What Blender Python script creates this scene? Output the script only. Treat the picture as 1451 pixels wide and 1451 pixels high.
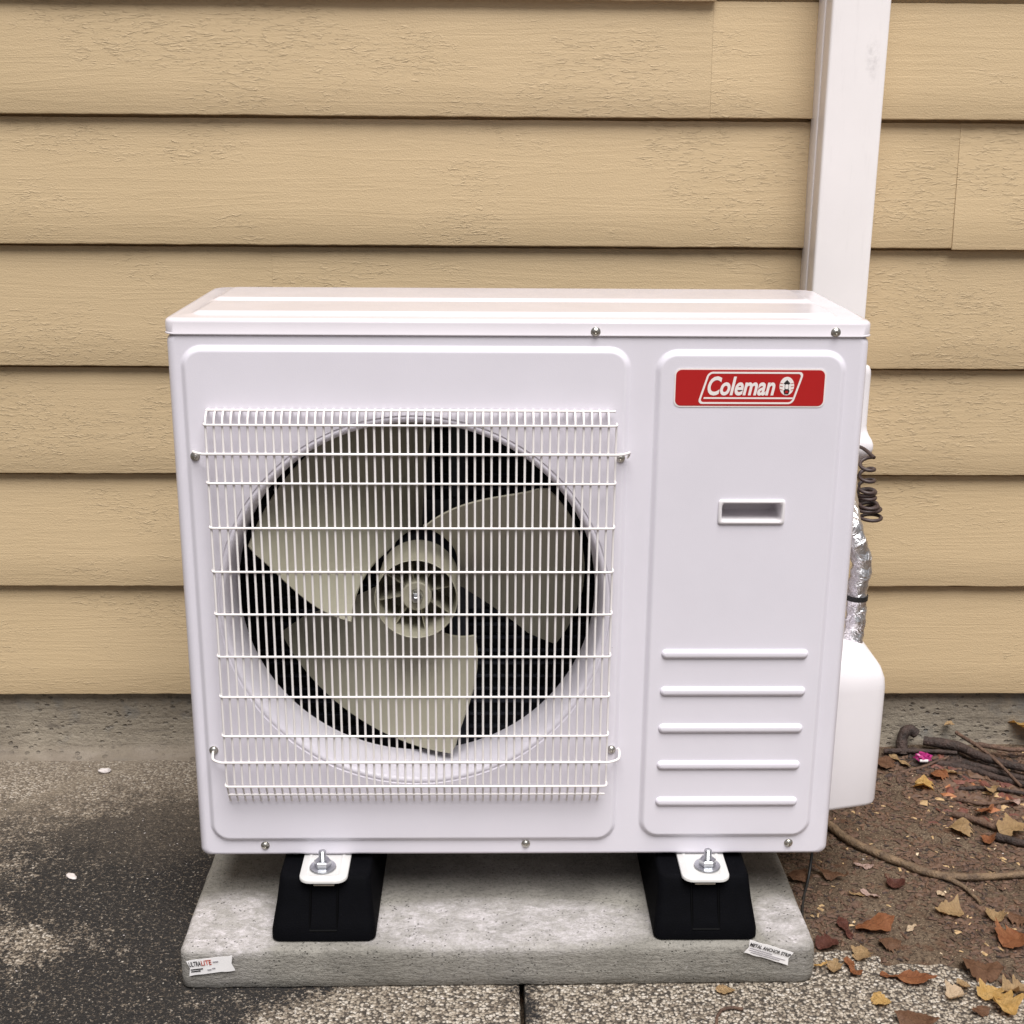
import bpy, bmesh, math, random
from mathutils import Vector, Matrix, noise
random.seed(7)
PI = math.pi
S = bpy.context.scene
for o in list(bpy.data.objects): bpy.data.objects.remove(o)
COL = S.collection

# ------------------------------------------------------------------ camera
cd = bpy.data.cameras.new('camera'); cam = bpy.data.objects.new('camera', cd); COL.objects.link(cam)
right = Vector((0.99983, -0.01726, 0.00689)); down = Vector((0.00171, -0.28368, -0.95892)); fwd = Vector((0.01851, 0.95876, -0.28360))
m = Matrix((right, -down, -fwd)).transposed().to_4x4(); m.translation = Vector((-0.0427, -1.7678, 1.2252))
cam.matrix_world = m
cd.sensor_width = 36; cd.lens = 46.23; cd.clip_start = .05; cd.clip_end = 500
S.camera = cam
S.render.resolution_x = 1024; S.render.resolution_y = 1024

# ------------------------------------------------------------------ sky, sun, exposure
SUN_EL, SUN_AZ = math.radians(63), math.radians(12)      # bright overcast: the sun behind cloud, in front of the wall and a little to the right
w = bpy.data.worlds.new('World'); S.world = w; w.use_nodes = True
nt = w.node_tree; bg = nt.nodes['Background']
sky = nt.nodes.new('ShaderNodeTexSky'); sky.sky_type = 'NISHITA'; sky.sun_disc = False
sky.sun_elevation = SUN_EL; sky.sun_rotation = PI - SUN_AZ; sky.air_density = 1.0; sky.dust_density = 3.0; sky.ozone_density = 1.0
hs = nt.nodes.new('ShaderNodeHueSaturation'); hs.inputs['Saturation'].default_value = .16
nt.links.new(sky.outputs[0], hs.inputs['Color']); nt.links.new(hs.outputs[0], bg.inputs[0])
bg.inputs[1].default_value = .05
sd = bpy.data.lights.new('sun', 'SUN'); sd.energy = 5.0; sd.angle = math.radians(40); sd.color = (1, .975, .945)
sun = bpy.data.objects.new('sun', sd); COL.objects.link(sun)
sv = Vector((math.sin(SUN_AZ) * math.cos(SUN_EL), -math.cos(SUN_AZ) * math.cos(SUN_EL), math.sin(SUN_EL)))
sun.rotation_euler = sv.to_track_quat('Z', 'Y').to_euler(); sun.location = sv * 8
S.view_settings.view_transform = 'Standard'; S.view_settings.look = 'None'; S.view_settings.gamma = 1
S.view_settings.exposure = -.02

# ------------------------------------------------------------------ materials
class NT:
    def __init__(s, name):
        s.m = bpy.data.materials.new(name); s.m.use_nodes = True; s.t = s.m.node_tree
        s.b = s.t.nodes['Principled BSDF']; s.out = s.t.nodes['Material Output']
    def n(s, typ, **k):
        nd = s.t.nodes.new(typ)
        for a, v in k.items(): setattr(nd, a, v)
        return nd
    def l(s, a, b): s.t.links.new(a, b)
    def set(s, **k):
        for a, v in k.items():
            i = s.b.inputs[a.replace('_', ' ')]
            i.default_value = (*v, 1) if isinstance(v, tuple) and len(v) == 3 else v
    def pos(s, scale=(1, 1, 1), rnd=0):
        g = s.n('ShaderNodeNewGeometry'); mp = s.n('ShaderNodeMapping'); mp.inputs['Scale'].default_value = scale
        src = g.outputs['Position']
        if rnd:
            oi = s.n('ShaderNodeObjectInfo'); ml = s.n('ShaderNodeMath', operation='MULTIPLY'); ml.inputs[1].default_value = rnd
            s.l(oi.outputs['Random'], ml.inputs[0])
            va = s.n('ShaderNodeVectorMath', operation='ADD'); s.l(src, va.inputs[0]); s.l(ml.outputs[0], va.inputs[1]); src = va.outputs[0]
        s.l(src, mp.inputs[0]); return mp.outputs[0]
    def noise(s, vec, scale, detail=4, rough=.55, dist=0):
        nd = s.n('ShaderNodeTexNoise'); nd.inputs['Scale'].default_value = scale; nd.inputs['Detail'].default_value = detail
        nd.inputs['Roughness'].default_value = rough; nd.inputs['Distortion'].default_value = dist; s.l(vec, nd.inputs['Vector']); return nd.outputs['Fac']
    def vor(s, vec, scale, feature='F1', out='Distance', rnd=1):
        nd = s.n('ShaderNodeTexVoronoi'); nd.feature = feature; nd.inputs['Scale'].default_value = scale
        nd.inputs['Randomness'].default_value = rnd; s.l(vec, nd.inputs['Vector']); return nd.outputs[out]
    def ramp(s, f, stops, interp='LINEAR'):
        r = s.n('ShaderNodeValToRGB'); e = r.color_ramp.elements; r.color_ramp.interpolation = interp
        while len(e) < len(stops): e.new(.5)
        for k, (p, c) in enumerate(stops):
            e[k].position = p; e[k].color = (*c, 1) if isinstance(c, tuple) else (c, c, c, 1)
        s.l(f, r.inputs[0]); return r.outputs[0]
    def mix(s, f, a, b, mode='MIX'):
        r = s.n('ShaderNodeMix', data_type='RGBA', blend_type=mode)
        for idx, v in ((0, f), (6, a), (7, b)):
            i = r.inputs[idx]
            if isinstance(v, (int, float)): i.default_value = v if idx == 0 else (v, v, v, 1)
            elif isinstance(v, tuple): i.default_value = (*v, 1)
            else: s.l(v, i)
        return r.outputs[2]
    def math(s, op, a, b=None, clamp=False):
        r = s.n('ShaderNodeMath', operation=op); r.use_clamp = clamp
        for k, v in ((0, a), (1, b)):
            if v is None: continue
            if isinstance(v, (int, float)): r.inputs[k].default_value = v
            else: s.l(v, r.inputs[k])
        return r.outputs[0]
    def bump(s, h, dist, strength=1, normal=None):
        b = s.n('ShaderNodeBump'); b.inputs['Distance'].default_value = dist; b.inputs['Strength'].default_value = strength
        s.l(h, b.inputs['Height'])
        if normal is not None: s.l(normal, b.inputs['Normal'])
        return b.outputs[0]
    def col(s, c): s.l(c, s.b.inputs['Base Color'])
    def nrm(s, c): s.l(c, s.b.inputs['Normal'])
    def rgh(s, c): s.l(c, s.b.inputs['Roughness'])
    def axis(s, k):
        g = s.n('ShaderNodeNewGeometry'); x = s.n('ShaderNodeSeparateXYZ'); s.l(g.outputs['Position'], x.inputs[0]); return x.outputs[k]
    def blob(s, cx, cy, rx, ry):                          # a stain with a place of its own: 1 at the centre, 0 at the rim
        a = s.math('POWER', s.math('DIVIDE', s.math('SUBTRACT', s.axis(0), cx), rx), 2)
        b = s.math('POWER', s.math('DIVIDE', s.math('SUBTRACT', s.axis(1), cy), ry), 2)
        return s.math('SUBTRACT', 1, s.math('ADD', a, b), clamp=True)
M = {}
def plain(name, c, rough=.5, metal=0, var=0, scale=30, bump=0, bscale=300, spec=.5):
    t = NT(name); t.set(Base_Color=c, Roughness=rough, Metallic=metal); t.b.inputs['Specular IOR Level'].default_value = spec
    p = t.pos()
    if var:
        f = t.noise(p, scale, 5); d = tuple(v * (1 - var) for v in c); t.col(t.mix(f, d, tuple(min(1, v * (1 + var * .6)) for v in c)))
    if bump: t.nrm(t.bump(t.noise(p, bscale, 3), bump))
    M[name] = t.m; return t
def white_paint(name, c, rough, bump):
    t = NT(name); p = t.pos()
    f = t.noise(p, 9, 5); t.col(t.mix(t.ramp(f, [(.35, 0), (.7, 1)]), c, tuple(v * .965 for v in c)))
    sp = t.ramp(t.vor(p, 46), [(.018, 1), (.03, 0)]); g = t.ramp(t.noise(p, 5, 2), [(.6, 0), (.66, 1)])
    t.col(t.mix(t.math('MULTIPLY', sp, g), t.mix(t.ramp(f, [(.35, 0), (.7, 1)]), c, tuple(v * .965 for v in c)), (.30, .27, .25)))
    if name == 'vinyl':
        a = t.math('POWER', t.math('DIVIDE', t.math('SUBTRACT', t.axis(0), .604), .014), 2); b = t.math('POWER', t.math('DIVIDE', t.math('SUBTRACT', t.axis(2), 1.335), .045), 2)
        sm = t.math('MULTIPLY', t.math('SUBTRACT', 1, t.math('ADD', a, b), clamp=True), t.ramp(t.noise(p, 60, 5, .7), [(.42, 0), (.62, 1)]))
        gr_ = t.math('MULTIPLY', t.ramp(t.noise(t.pos((90, 90, 9)), 1, 5, .7), [(.55, 0), (.8, 1)]), .12)
        t.col(t.mix(t.math('ADD', t.math('MULTIPLY', sm, .45), gr_), t.b.inputs['Base Color'].links[0].from_socket, (.42, .39, .40)))
    t.rgh(t.math('ADD', t.math('MULTIPLY', t.noise(p, 22, 4), .12), rough - .06))
    t.nrm(t.bump(t.noise(p, 700, 2), bump)); M[name] = t.m
white_paint('cabinet_paint', (.765, .735, .815), .36, .00012)
white_paint('lid_paint', (.69, .65, .70), .15, .00004)
white_paint('plastic_white', (.80, .765, .80), .38, .00005)
white_paint('vinyl', (.93, .885, .895), .34, .00005)
plain('wire_paint', (.84, .80, .80), .4)
plain('zinc', (.62, .63, .66), .28, 1, .15, 200)
plain('screw_steel', (.66, .64, .60), .3, 1, .2, 300)
plain('bracket_paint', (.60, .59, .585), .35, 0, .05, 40)
plain('rubber', (.0022, .0023, .0034), .75, 0, .4, 60, .0006, 500, .05)
plain('rail_black', (.0012, .0012, .0016), .6, 0, 0, 30, 0, 300, .06)
plain('fan_plastic', (.42, .395, .305), .45, 0, .08, 14)
plain('inner_steel', (.035, .04, .05), .45, .3, .3, 20)
plain('coil_black', (.012, .013, .018), .5, .2, .3, 60)  # near-black so the fan chamber stays dark: shade put into the colour
plain('coil_tube', (.03, .033, .045), .35, .6)
plain('gap_black', (.01, .01, .01), .9)
plain('badge_red', (.44, .015, .016), .3)
plain('badge_white', (.86, .80, .79), .4)
plain('ink_black', (.015, .013, .015), .6)
plain('ink_red', (.42, .06, .03), .6)
plain('ink_grey', (.35, .33, .36), .6)
plain('paper', (.86, .84, .85), .6, 0, .08, 60)
plain('cable_brown', (.055, .035, .033), .5, 0, .3, 80)
plain('cable_black', (.012, .012, .013), .5)
plain('white_stone', (.58, .53, .52), .6, 0, .15, 90, .001, 200)
plain('wrapper_pink', (.36, .025, .16), .3, 0, .3, 60)
t = plain('foil', (.80, .79, .82), .2, 1)
p = t.pos(); h = t.vor(p, 34); h2 = t.noise(p, 48, 3, .55, 1.2)
t.nrm(t.bump(t.math('ADD', h, h2), .0065)); t.rgh(t.math('ADD', t.math('MULTIPLY', h2, .3), .2))

# painted cedar lap siding
def siding_mat():
    t = NT('siding_paint'); p = t.pos((1, 1, 1), 37)
    g = t.pos((15, 15, 130), 37); g2 = t.pos((52, 52, 210), 37)
    fine = t.noise(g, 1.0, 6, .62, .6)                       # long horizontal fibres
    flk = t.noise(g2, 1.0, 5, .6, .8)                        # short lifted flakes
    patch = t.ramp(t.noise(t.pos((3.2, 3.2, 7), 37), 1, 4, .6), [(.50, .10), (.60, 1)])
    flake = t.math('MULTIPLY', t.ramp(flk, [(.53, 0), (.70, 1)]), patch)
    grain = t.ramp(t.noise(t.pos((2.2, 2.2, 40), 37), 1, 3, .5, 1.4), [(.40, 0), (.5, 1), (.6, 0)])
    h = t.math('ADD', t.math('MULTIPLY', fine, .17), t.math('MULTIPLY', flake, .42))
    h = t.math('ADD', h, t.math('MULTIPLY', grain, .07))
    n1 = t.bump(h, .0021); t.nrm(t.bump(t.noise(p, 420, 3), .0006, 1, n1))
    base = t.mix(t.noise(p, 2.6, 4), (.53, .398, .236), (.59, .448, .278))
    base = t.mix(t.math('MULTIPLY', flake, .35), base, (.60, .46, .29))  # lifted flakes made paler: light on them painted into the colour
    base = t.mix(t.math('MULTIPLY', t.ramp(fine, [(.2, 1), (.42, 0)]), .15), base, (.42, .30, .15))
    oi = t.n('ShaderNodeObjectInfo'); k = t.math('ADD', t.math('MULTIPLY', oi.outputs['Random'], .10), .95)
    sp = t.math('MULTIPLY', t.ramp(t.vor(p, 14), [(.014, 1), (.022, 0)]), t.ramp(t.noise(p, 1.7, 2), [(.60, 0), (.63, 1)]))
    base = t.mix(sp, t.mix(1, base, k, 'MULTIPLY'), (.05, .03, .02))
    t.col(base); t.set(Roughness=.6); t.b.inputs['Specular IOR Level'].default_value = .35; M['siding_paint'] = t.m
siding_mat()

def foundation_mat():
    t = NT('foundation_cement'); p = t.pos(); st = t.pos((14, 14, 70))
    f = t.noise(p, 7, 6, .65); fl = t.noise(st, 1, 6, .65, .6)
    c = t.mix(t.ramp(f, [(.3, 0), (.7, 1)]), (.20, .168, .130), (.315, .272, .215))
    c = t.mix(t.math('MULTIPLY', t.ramp(fl, [(.32, 1), (.44, 0)]), .7), c, (.12, .10, .083))
    pits = t.math('MULTIPLY', t.ramp(t.vor(t.pos((60, 60, 95)), 1), [(.20, 1), (.34, 0)]), t.ramp(t.noise(p, 17, 5, .7), [(.46, 0), (.60, 1)]))
    c = t.mix(t.math('MULTIPLY', pits, .55), c, (.06, .055, .055)); c = t.mix(t.math('MULTIPLY', t.ramp(t.noise(p, 90, 5, .75), [(.34, 1), (.48, 0)]), .5), c, (.14, .12, .10))
    blue = t.ramp(t.noise(p, 11, 4), [(.56, 0), (.68, 1)]); c = t.mix(t.math('MULTIPLY', blue, .5), c, (.12, .135, .15))
    z = t.axis(2); pale = t.math('MULTIPLY', t.ramp(z, [(.004, 1), (.03, 0)]), t.ramp(t.noise(t.pos((10, 10, 60)), 1, 5, .7), [(.45, 0), (.62, 1)]))
    c = t.mix(t.math('MULTIPLY', pale, .35), c, (.42, .37, .33)); c = t.mix(t.math('MULTIPLY', t.ramp(t.math('ADD', z, t.math('MULTIPLY', t.noise(p, 24, 6, .75), .05)), [(.022, 1), (.062, 0)]), .75), c, (.165, .132, .102))
    t.col(c); t.set(Roughness=.9); h = t.math('SUBTRACT', t.math('ADD', fl, t.noise(p, 120, 5, .7)), pits)
    t.nrm(t.bump(h, .004)); M['foundation_cement'] = t.m
foundation_mat()

def aggregate_mat(name, spec):
    """weathered exposed-aggregate concrete; dark lichen stains over a pale speckle"""
    t = NT(name); p = t.pos()
    wv = t.n('ShaderNodeVectorMath', operation='ADD'); nn = t.n('ShaderNodeTexNoise'); nn.inputs['Scale'].default_value = 160; t.l(p, nn.inputs['Vector'])
    sc = t.n('ShaderNodeVectorMath', operation='SCALE'); sc.inputs['Scale'].default_value = .006; t.l(nn.outputs['Color'], sc.inputs[0]); t.l(p, wv.inputs[0]); t.l(sc.outputs[0], wv.inputs[1])
    q = wv.outputs[0]
    v = t.n('ShaderNodeTexVoronoi'); v.inputs['Scale'].default_value = 210; t.l(q, v.inputs['Vector'])
    sx = t.n('ShaderNodeSeparateColor'); t.l(v.outputs['Color'], sx.inputs[0])
    stone = t.ramp(sx.outputs[0], [(0, (.10, .08, .062)), (.25, (.24, .195, .152)), (.5, (.37, .315, .25)), (.75, (.49, .425, .35)), (1, (.62, .565, .50))])
    edge = t.ramp(v.outputs['Distance'], [(.42, 0), (.72, 1)])
    stone = t.mix(edge, stone, (.06, .05, .042))
    big = t.noise(p, 3.1, 7, .66, .5); mid = t.noise(p, 26, 5, .7)
    stain = t.math('ADD', t.math('ADD', t.math('MULTIPLY', big, .75), t.math('MULTIPLY', t.math('SUBTRACT', t.math('MULTIPLY', mid, .9), .2), .9)), t.math('SUBTRACT', t.math('MULTIPLY', t.noise(p, 95, 5, .75), .62), .31))
    for (sgn, cx, cy, rx, ry, k) in spec:
        b = t.math('MULTIPLY', t.blob(cx, cy, rx, ry), k); stain = t.math('ADD' if sgn > 0 else 'SUBTRACT', stain, b)
    dark = t.ramp(stain, [(.34, 0), (.68, 1)])
    fine = t.noise(p, 330, 3, .7); gf = t.math('ADD', t.math('MULTIPLY', fine, .4), t.math('MULTIPLY', t.noise(p, 140, 5, .75), .6))
    thr = t.math('ADD', t.math('MULTIPLY', dark, .165), .365)         # how far the lichen has covered the stones
    mask = t.math('DIVIDE', t.math('SUBTRACT', gf, thr), .065, clamp=True)
    stone = t.mix(t.math('MULTIPLY', dark, .62), stone, (.15, .115, .085))
    soot = t.mix(t.noise(p, 40, 5, .7), (.008, .009, .012), (.034, .029, .025))
    c = t.mix(mask, soot, stone)
    chip = t.math('GREATER_THAN', sx.outputs[1], .975); c = t.mix(t.math('MULTIPLY', chip, t.ramp(v.outputs['Distance'], [(.15, 1), (.4, 0)])), c, (.46, .41, .35))
    dust = t.math('MULTIPLY', t.ramp(t.math('ADD', t.axis(1), t.math('MULTIPLY', t.noise(p, 5, 7, .75), .55)), [(.48, 0), (.92, 1)]), t.ramp(t.noise(p, 70, 6, .75), [(.25, .35), (.62, 1)]))
    c = t.mix(t.math('MULTIPLY', dust, .85), c, (.195, .158, .122))
    strk = t.math('MULTIPLY', t.ramp(t.math('ABSOLUTE', t.math('ADD', t.math('SUBTRACT', t.axis(1), t.math('MULTIPLY', t.axis(0), .9)), t.math('ADD', t.math('MULTIPLY', t.noise(p, 9, 4), .10), -1.32))), [(0, 1), (.045, 0)]), t.ramp(t.axis(1), [(.28, 0), (.40, 1)]))
    c = t.mix(t.math('MULTIPLY', strk, .40), c, (.23, .19, .145))
    t.col(c); t.set(Roughness=.86); t.b.inputs['Specular IOR Level'].default_value = .3
    h = t.math('ADD', t.math('MULTIPLY', v.outputs['Distance'], -1), t.math('MULTIPLY', fine, .7)); t.nrm(t.bump(h, .0028)); M[name] = t.m
aggregate_mat('paving_dark', [(1, -.42, .12, .80, .50, .26), (-1, -.08, -.22, .34, .18, .85), (-1, -.76, .02, .22, .07, .24), (-1, -.75, .60, .9, .22, .36), (-1, -.86, .05, .26, .32, .20), (1, .0, -.14, .05, .12, .3)])
aggregate_mat('paving_light', [(-1, .5, -.2, 1.0, .6, .50), (1, .012, -.15, .035, .12, .40), (1, .8, .4, .6, .5, .2)])

def soil_mat():
    t = NT('soil'); p = t.pos()
    f = t.noise(p, 9, 7, .68); g = t.noise(p, 190, 5, .75); v = t.n('ShaderNodeTexVoronoi'); v.inputs['Scale'].default_value = 330; t.l(p, v.inputs['Vector'])
    sx = t.n('ShaderNodeSeparateColor'); t.l(v.outputs['Color'], sx.inputs[0])
    c = t.ramp(f, [(.3, (.11, .074, .050)), (.5, (.17, .122, .084)), (.7, (.235, .178, .128))])
    c = t.mix(t.ramp(g, [(.35, 1), (.55, 0)]), c, (.045, .03, .022))
    c = t.mix(t.math('MULTIPLY', t.math('GREATER_THAN', sx.outputs[0], .86), t.ramp(v.outputs['Distance'], [(.2, 1), (.5, 0)])), c, (.34, .26, .18))
    c = t.mix(t.math('MULTIPLY', t.ramp(t.noise(p, 34, 4), [(.55, 0), (.68, 1)]), .6), c, (.13, .06, .035))
    t.col(c); t.set(Roughness=.95); t.b.inputs['Specular IOR Level'].default_value = .2
    t.nrm(t.bump(t.math('ADD', g, t.math('MULTIPLY', v.outputs['Distance'], -.6)), .005)); M['soil'] = t.m
soil_mat()

def pad_mat():
    t = NT('pad_concrete'); p = t.pos(); f = t.noise(p, 13, 6, .65); g = t.noise(t.pos((60, 60, 190)), 1, 5, .7, .4); k = t.noise(p, 210, 4, .75)
    c = t.mix(t.ramp(f, [(.3, 0), (.7, 1)]), (.195, .183, .163), (.305, .288, .258))
    c = t.mix(t.math('MULTIPLY', t.ramp(k, [(.36, 1), (.5, 0)]), .55), c, (.10, .095, .085))
    # whitish rub marks along the open front of the slab
    scr = t.math('MULTIPLY', t.ramp(t.noise(t.pos((30, 48, 40)), 1, 7, .8, .6), [(.42, 0), (.64, 1)]), t.ramp(t.noise(p, 150, 5, .8), [(.38, .25), (.6, 1)]))
    band = t.math('MAXIMUM', t.blob(-.03, -.04, .28, .075), t.math('MAXIMUM', t.blob(-.43, -.04, .10, .10), t.blob(.41, -.035, .05, .08)))
    band = t.math('MULTIPLY', t.ramp(band, [(.0, 0), (.6, 1)]), t.ramp(t.axis(2), [(.05, .25), (.062, 1)]))
    c = t.mix(t.math('MULTIPLY', t.math('ADD', t.math('MULTIPLY', scr, .85), .22), band), c, (.62, .58, .60))
    sc2 = t.math('MULTIPLY', t.ramp(t.noise(t.pos((40, 40, 26)), 1, 5, .7, 2.2), [(.64, 0), (.70, 1)]), .5); c = t.mix(sc2, c, (.50, .47, .46))
    por = t.math('MULTIPLY', t.ramp(t.vor(p, 150), [(.10, 1), (.22, 0)]), t.ramp(t.noise(p, 30, 4, .7), [(.48, 0), (.58, 1)]))
    c = t.mix(t.math('MULTIPLY', por, .7), c, (.07, .065, .058))
    t.col(c); t.set(Roughness=.85); t.nrm(t.bump(t.math('SUBTRACT', t.math('ADD', g, t.math('MULTIPLY', k, .6)), por), .0035)); M['pad_concrete'] = t.m
pad_mat()

def leaf_mat(name, c, c2):
    t = NT(name); p = t.pos((1, 1, 1), 11); f = t.noise(p, 55, 5, .65); g = t.noise(p, 260, 3)
    c3 = t.mix(t.ramp(f, [(.35, 0), (.68, 1)]), c, c2); t.col(t.mix(t.math('MULTIPLY', t.ramp(g, [(.55, 0), (.7, 1)]), .4), c3, tuple(v * .45 for v in c)))
    if name.startswith('leaf'):                           # midrib and side veins run in the leaf's own space
        tc = t.n('ShaderNodeTexCoord'); sp = t.n('ShaderNodeSeparateXYZ'); t.l(tc.outputs['Object'], sp.inputs[0]); ay = t.math('ABSOLUTE', sp.outputs[1])
        mid = t.math('LESS_THAN', ay, .012); side = t.math('GREATER_THAN', t.math('SINE', t.math('MULTIPLY', t.math('SUBTRACT', sp.outputs[0], t.math('MULTIPLY', ay, .8)), 62)), .93)
        fin = t.mix(t.math('MULTIPLY', t.math('MAXIMUM', mid, t.math('MULTIPLY', side, .6)), .5), t.b.inputs['Base Color'].links[0].from_socket, tuple(v * .5 for v in c)); t.col(fin)
    t.set(Roughness=.65); t.nrm(t.bump(t.math('ADD', g, t.noise(p, 120, 4, .7)), .0035 if 'bark' in name or 'branch' in name else .0012)); M[name] = t.m
leaf_mat('leaf_tan', (.40, .26, .13), (.52, .36, .19)); leaf_mat('leaf_yellow', (.56, .34, .10), (.68, .46, .19))
leaf_mat('leaf_orange', (.28, .10, .04), (.40, .17, .075)); leaf_mat('leaf_brown', (.16, .075, .04), (.26, .14, .08))
leaf_mat('leaf_dark_red', (.11, .035, .025), (.17, .06, .04)); leaf_mat('leaf_cream', (.62, .47, .32), (.72, .58, .42)); leaf_mat('leaf_pink', (.52, .36, .31), (.62, .46, .40))
leaf_mat('litter_brown', (.085, .045, .028), (.15, .085, .052)); leaf_mat('bark_dark', (.022, .014, .012), (.07, .042, .034)); leaf_mat('bark_brown', (.075, .042, .03), (.15, .085, .055)); leaf_mat('branch_tan', (.10, .065, .042), (.24, .16, .095))

# ------------------------------------------------------------------ helpers
def obj(name, bm, mat, parent=None, sharp=35, smooth=True):
    me = bpy.data.meshes.new(name)
    if isinstance(bm, bmesh.types.BMesh):
        bmesh.ops.recalc_face_normals(bm, faces=bm.faces[:]); bm.to_mesh(me); bm.free()
    else: me = bm
    if smooth:
        for f in me.polygons: f.use_smooth = True
        me.set_sharp_from_angle(angle=math.radians(sharp))
    if mat and not me.materials: me.materials.append(M[mat])
    o = bpy.data.objects.new(name, me); COL.objects.link(o)
    if parent: o.parent = parent
    return o
def inst(name, src, loc, parent=None, rot=None):
    o = bpy.data.objects.new(name, src.data); COL.objects.link(o); o.location = loc
    if rot: o.rotation_euler = rot
    if parent: o.parent = parent
    return o
def tag(o, label, cat, group=None, kind=None):
    if label: o['label'] = label
    if cat: o['category'] = cat
    if group: o['group'] = group
    if kind: o['kind'] = kind
    return o
def thing(name, label, cat, group=None):
    o = bpy.data.objects.new(name, None); COL.objects.link(o); o.empty_display_size = .05; return tag(o, label, cat, group)
def box(bm, x0, x1, y0, y1, z0, z1, bev=0, seg=2):
    r = bmesh.ops.create_cube(bm, size=1); vs = r['verts']
    for v in vs: v.co = Vector(((x0 + x1) / 2 + v.co.x * (x1 - x0), (y0 + y1) / 2 + v.co.y * (y1 - y0), (z0 + z1) / 2 + v.co.z * (z1 - z0)))
    if bev:
        es = list({e for v in vs for e in v.link_edges}); bmesh.ops.bevel(bm, geom=es, offset=bev, segments=seg, affect='EDGES', profile=.5)
    return bm
def rr(x0, x1, z0, z1, r, n=6):
    pts = []
    for cx, cz, a0 in ((x1 - r, z1 - r, 0), (x0 + r, z1 - r, 90), (x0 + r, z0 + r, 180), (x1 - r, z0 + r, 270)):
        for k in range(n + 1):
            a = math.radians(a0 + 90 * k / n); pts.append((cx + r * math.cos(a), cz + r * math.sin(a)))
    return pts
def loopv(bm, pts, y): return [bm.verts.new((x, y, z)) for x, z in pts]          # loop in the XZ plane
def looph(bm, pts, z): return [bm.verts.new((x, y, z)) for x, y in pts]          # loop in the XY plane
def bridge(bm, a, b):
    n = len(a)
    for i in range(n): bm.faces.new((a[i], a[(i + 1) % n], b[(i + 1) % n], b[i]))
def fill(bm, loops):
    es = []
    for L in loops:
        for i in range(len(L)):
            e = bm.edges.get((L[i], L[(i + 1) % len(L)])) or bm.edges.new((L[i], L[(i + 1) % len(L)])); es.append(e)
    bmesh.ops.triangle_fill(bm, edges=es, use_beauty=True, use_dissolve=False)
def stackv(bm, mk, prof):                                   # prof: (inset, y); returns first and last loop
    ls = [loopv(bm, mk(i), y) for i, y in prof]
    for a, b in zip(ls, ls[1:]): bridge(bm, a, b)
    return ls[0], ls[-1]
def stackh(bm, mk, prof):
    ls = [looph(bm, mk(i), z) for i, z in prof]
    for a, b in zip(ls, ls[1:]): bridge(bm, a, b)
    return ls[0], ls[-1]
def circ(cx, cz, r, n=96): return [(cx + r * math.cos(2 * PI * k / n), cz + r * math.sin(2 * PI * k / n)) for k in range(n)]
def lathe(bm, prof, n=20, M4=Matrix()):                     # prof: (r, h) about local Z
    ls = []
    for r, h in prof:
        if r < 1e-6: ls.append([bm.verts.new(M4 @ Vector((0, 0, h)))])
        else: ls.append([bm.verts.new(M4 @ Vector((r * math.cos(2 * PI * k / n), r * math.sin(2 * PI * k / n), h))) for k in range(n)])
    for a, b in zip(ls, ls[1:]):
        if len(a) == 1 and len(b) == 1: continue
        if len(a) == 1 or len(b) == 1:
            c, L = (a[0], b) if len(a) == 1 else (b[0], a)
            for i in range(n): bm.faces.new((c, L[i], L[(i + 1) % n]))
        else: bridge(bm, a, b)
    return bm
FRONT = Matrix.Rotation(PI / 2, 4, 'X')                     # local Z -> -Y (towards the camera)
def tube(bm, pts, r, n=8, cap=True):
    pts = [Vector(p) for p in pts]; rs = r if isinstance(r, (list, tuple)) else [r] * len(pts); prev = None; rings = []
    for i, p in enumerate(pts):
        d = (pts[min(i + 1, len(pts) - 1)] - pts[max(i - 1, 0)]).normalized()
        if prev is None: u = d.orthogonal().normalized()
        else: u = (prev - d * prev.dot(d)).normalized()
        prev = u; v = d.cross(u)
        rings.append([bm.verts.new(p + (u * math.cos(2 * PI * k / n) + v * math.sin(2 * PI * k / n)) * rs[i]) for k in range(n)])
    for a, b in zip(rings, rings[1:]): bridge(bm, a, b)
    if cap: bm.faces.new(rings[0]); bm.faces.new(rings[-1])
    return bm
def spline(pts, k=6):
    P = [Vector(p) for p in pts]; P = [P[0] * 2 - P[1]] + P + [P[-1] * 2 - P[-2]]; out = []
    for i in range(1, len(P) - 2):
        a, b, c, d = P[i - 1:i + 3]
        for j in range(k):
            s = j / k; out.append(.5 * ((2 * b) + (c - a) * s + (2 * a - 5 * b + 4 * c - d) * s * s + (3 * b - a - 3 * c + d) * s ** 3))
    out.append(P[-2]); return out
def text_mesh(name, body, x0, x1, z0, z1, y, mat, parent, bold=0, shear=0, ext=.0002):
    cu = bpy.data.curves.new('lettering', 'FONT'); cu.body = body; cu.size = 1; cu.shear = shear; cu.offset = bold; cu.resolution_u = 4
    to = bpy.data.objects.new('lettering', cu); COL.objects.link(to)
    me = bpy.data.meshes.new_from_object(to.evaluated_get(bpy.context.evaluated_depsgraph_get())); bpy.data.objects.remove(to)
    xs = [v.co.x for v in me.vertices]; ys = [v.co.y for v in me.vertices]; a, b, c, d = min(xs), max(xs), min(ys), max(ys)
    for v in me.vertices: v.co = Vector((x0 + (v.co.x - a) / (b - a) * (x1 - x0), y, z0 + (v.co.y - c) / (d - c) * (z1 - z0)))
    me.materials.clear(); return obj(name, me, mat, parent, smooth=False)

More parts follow.
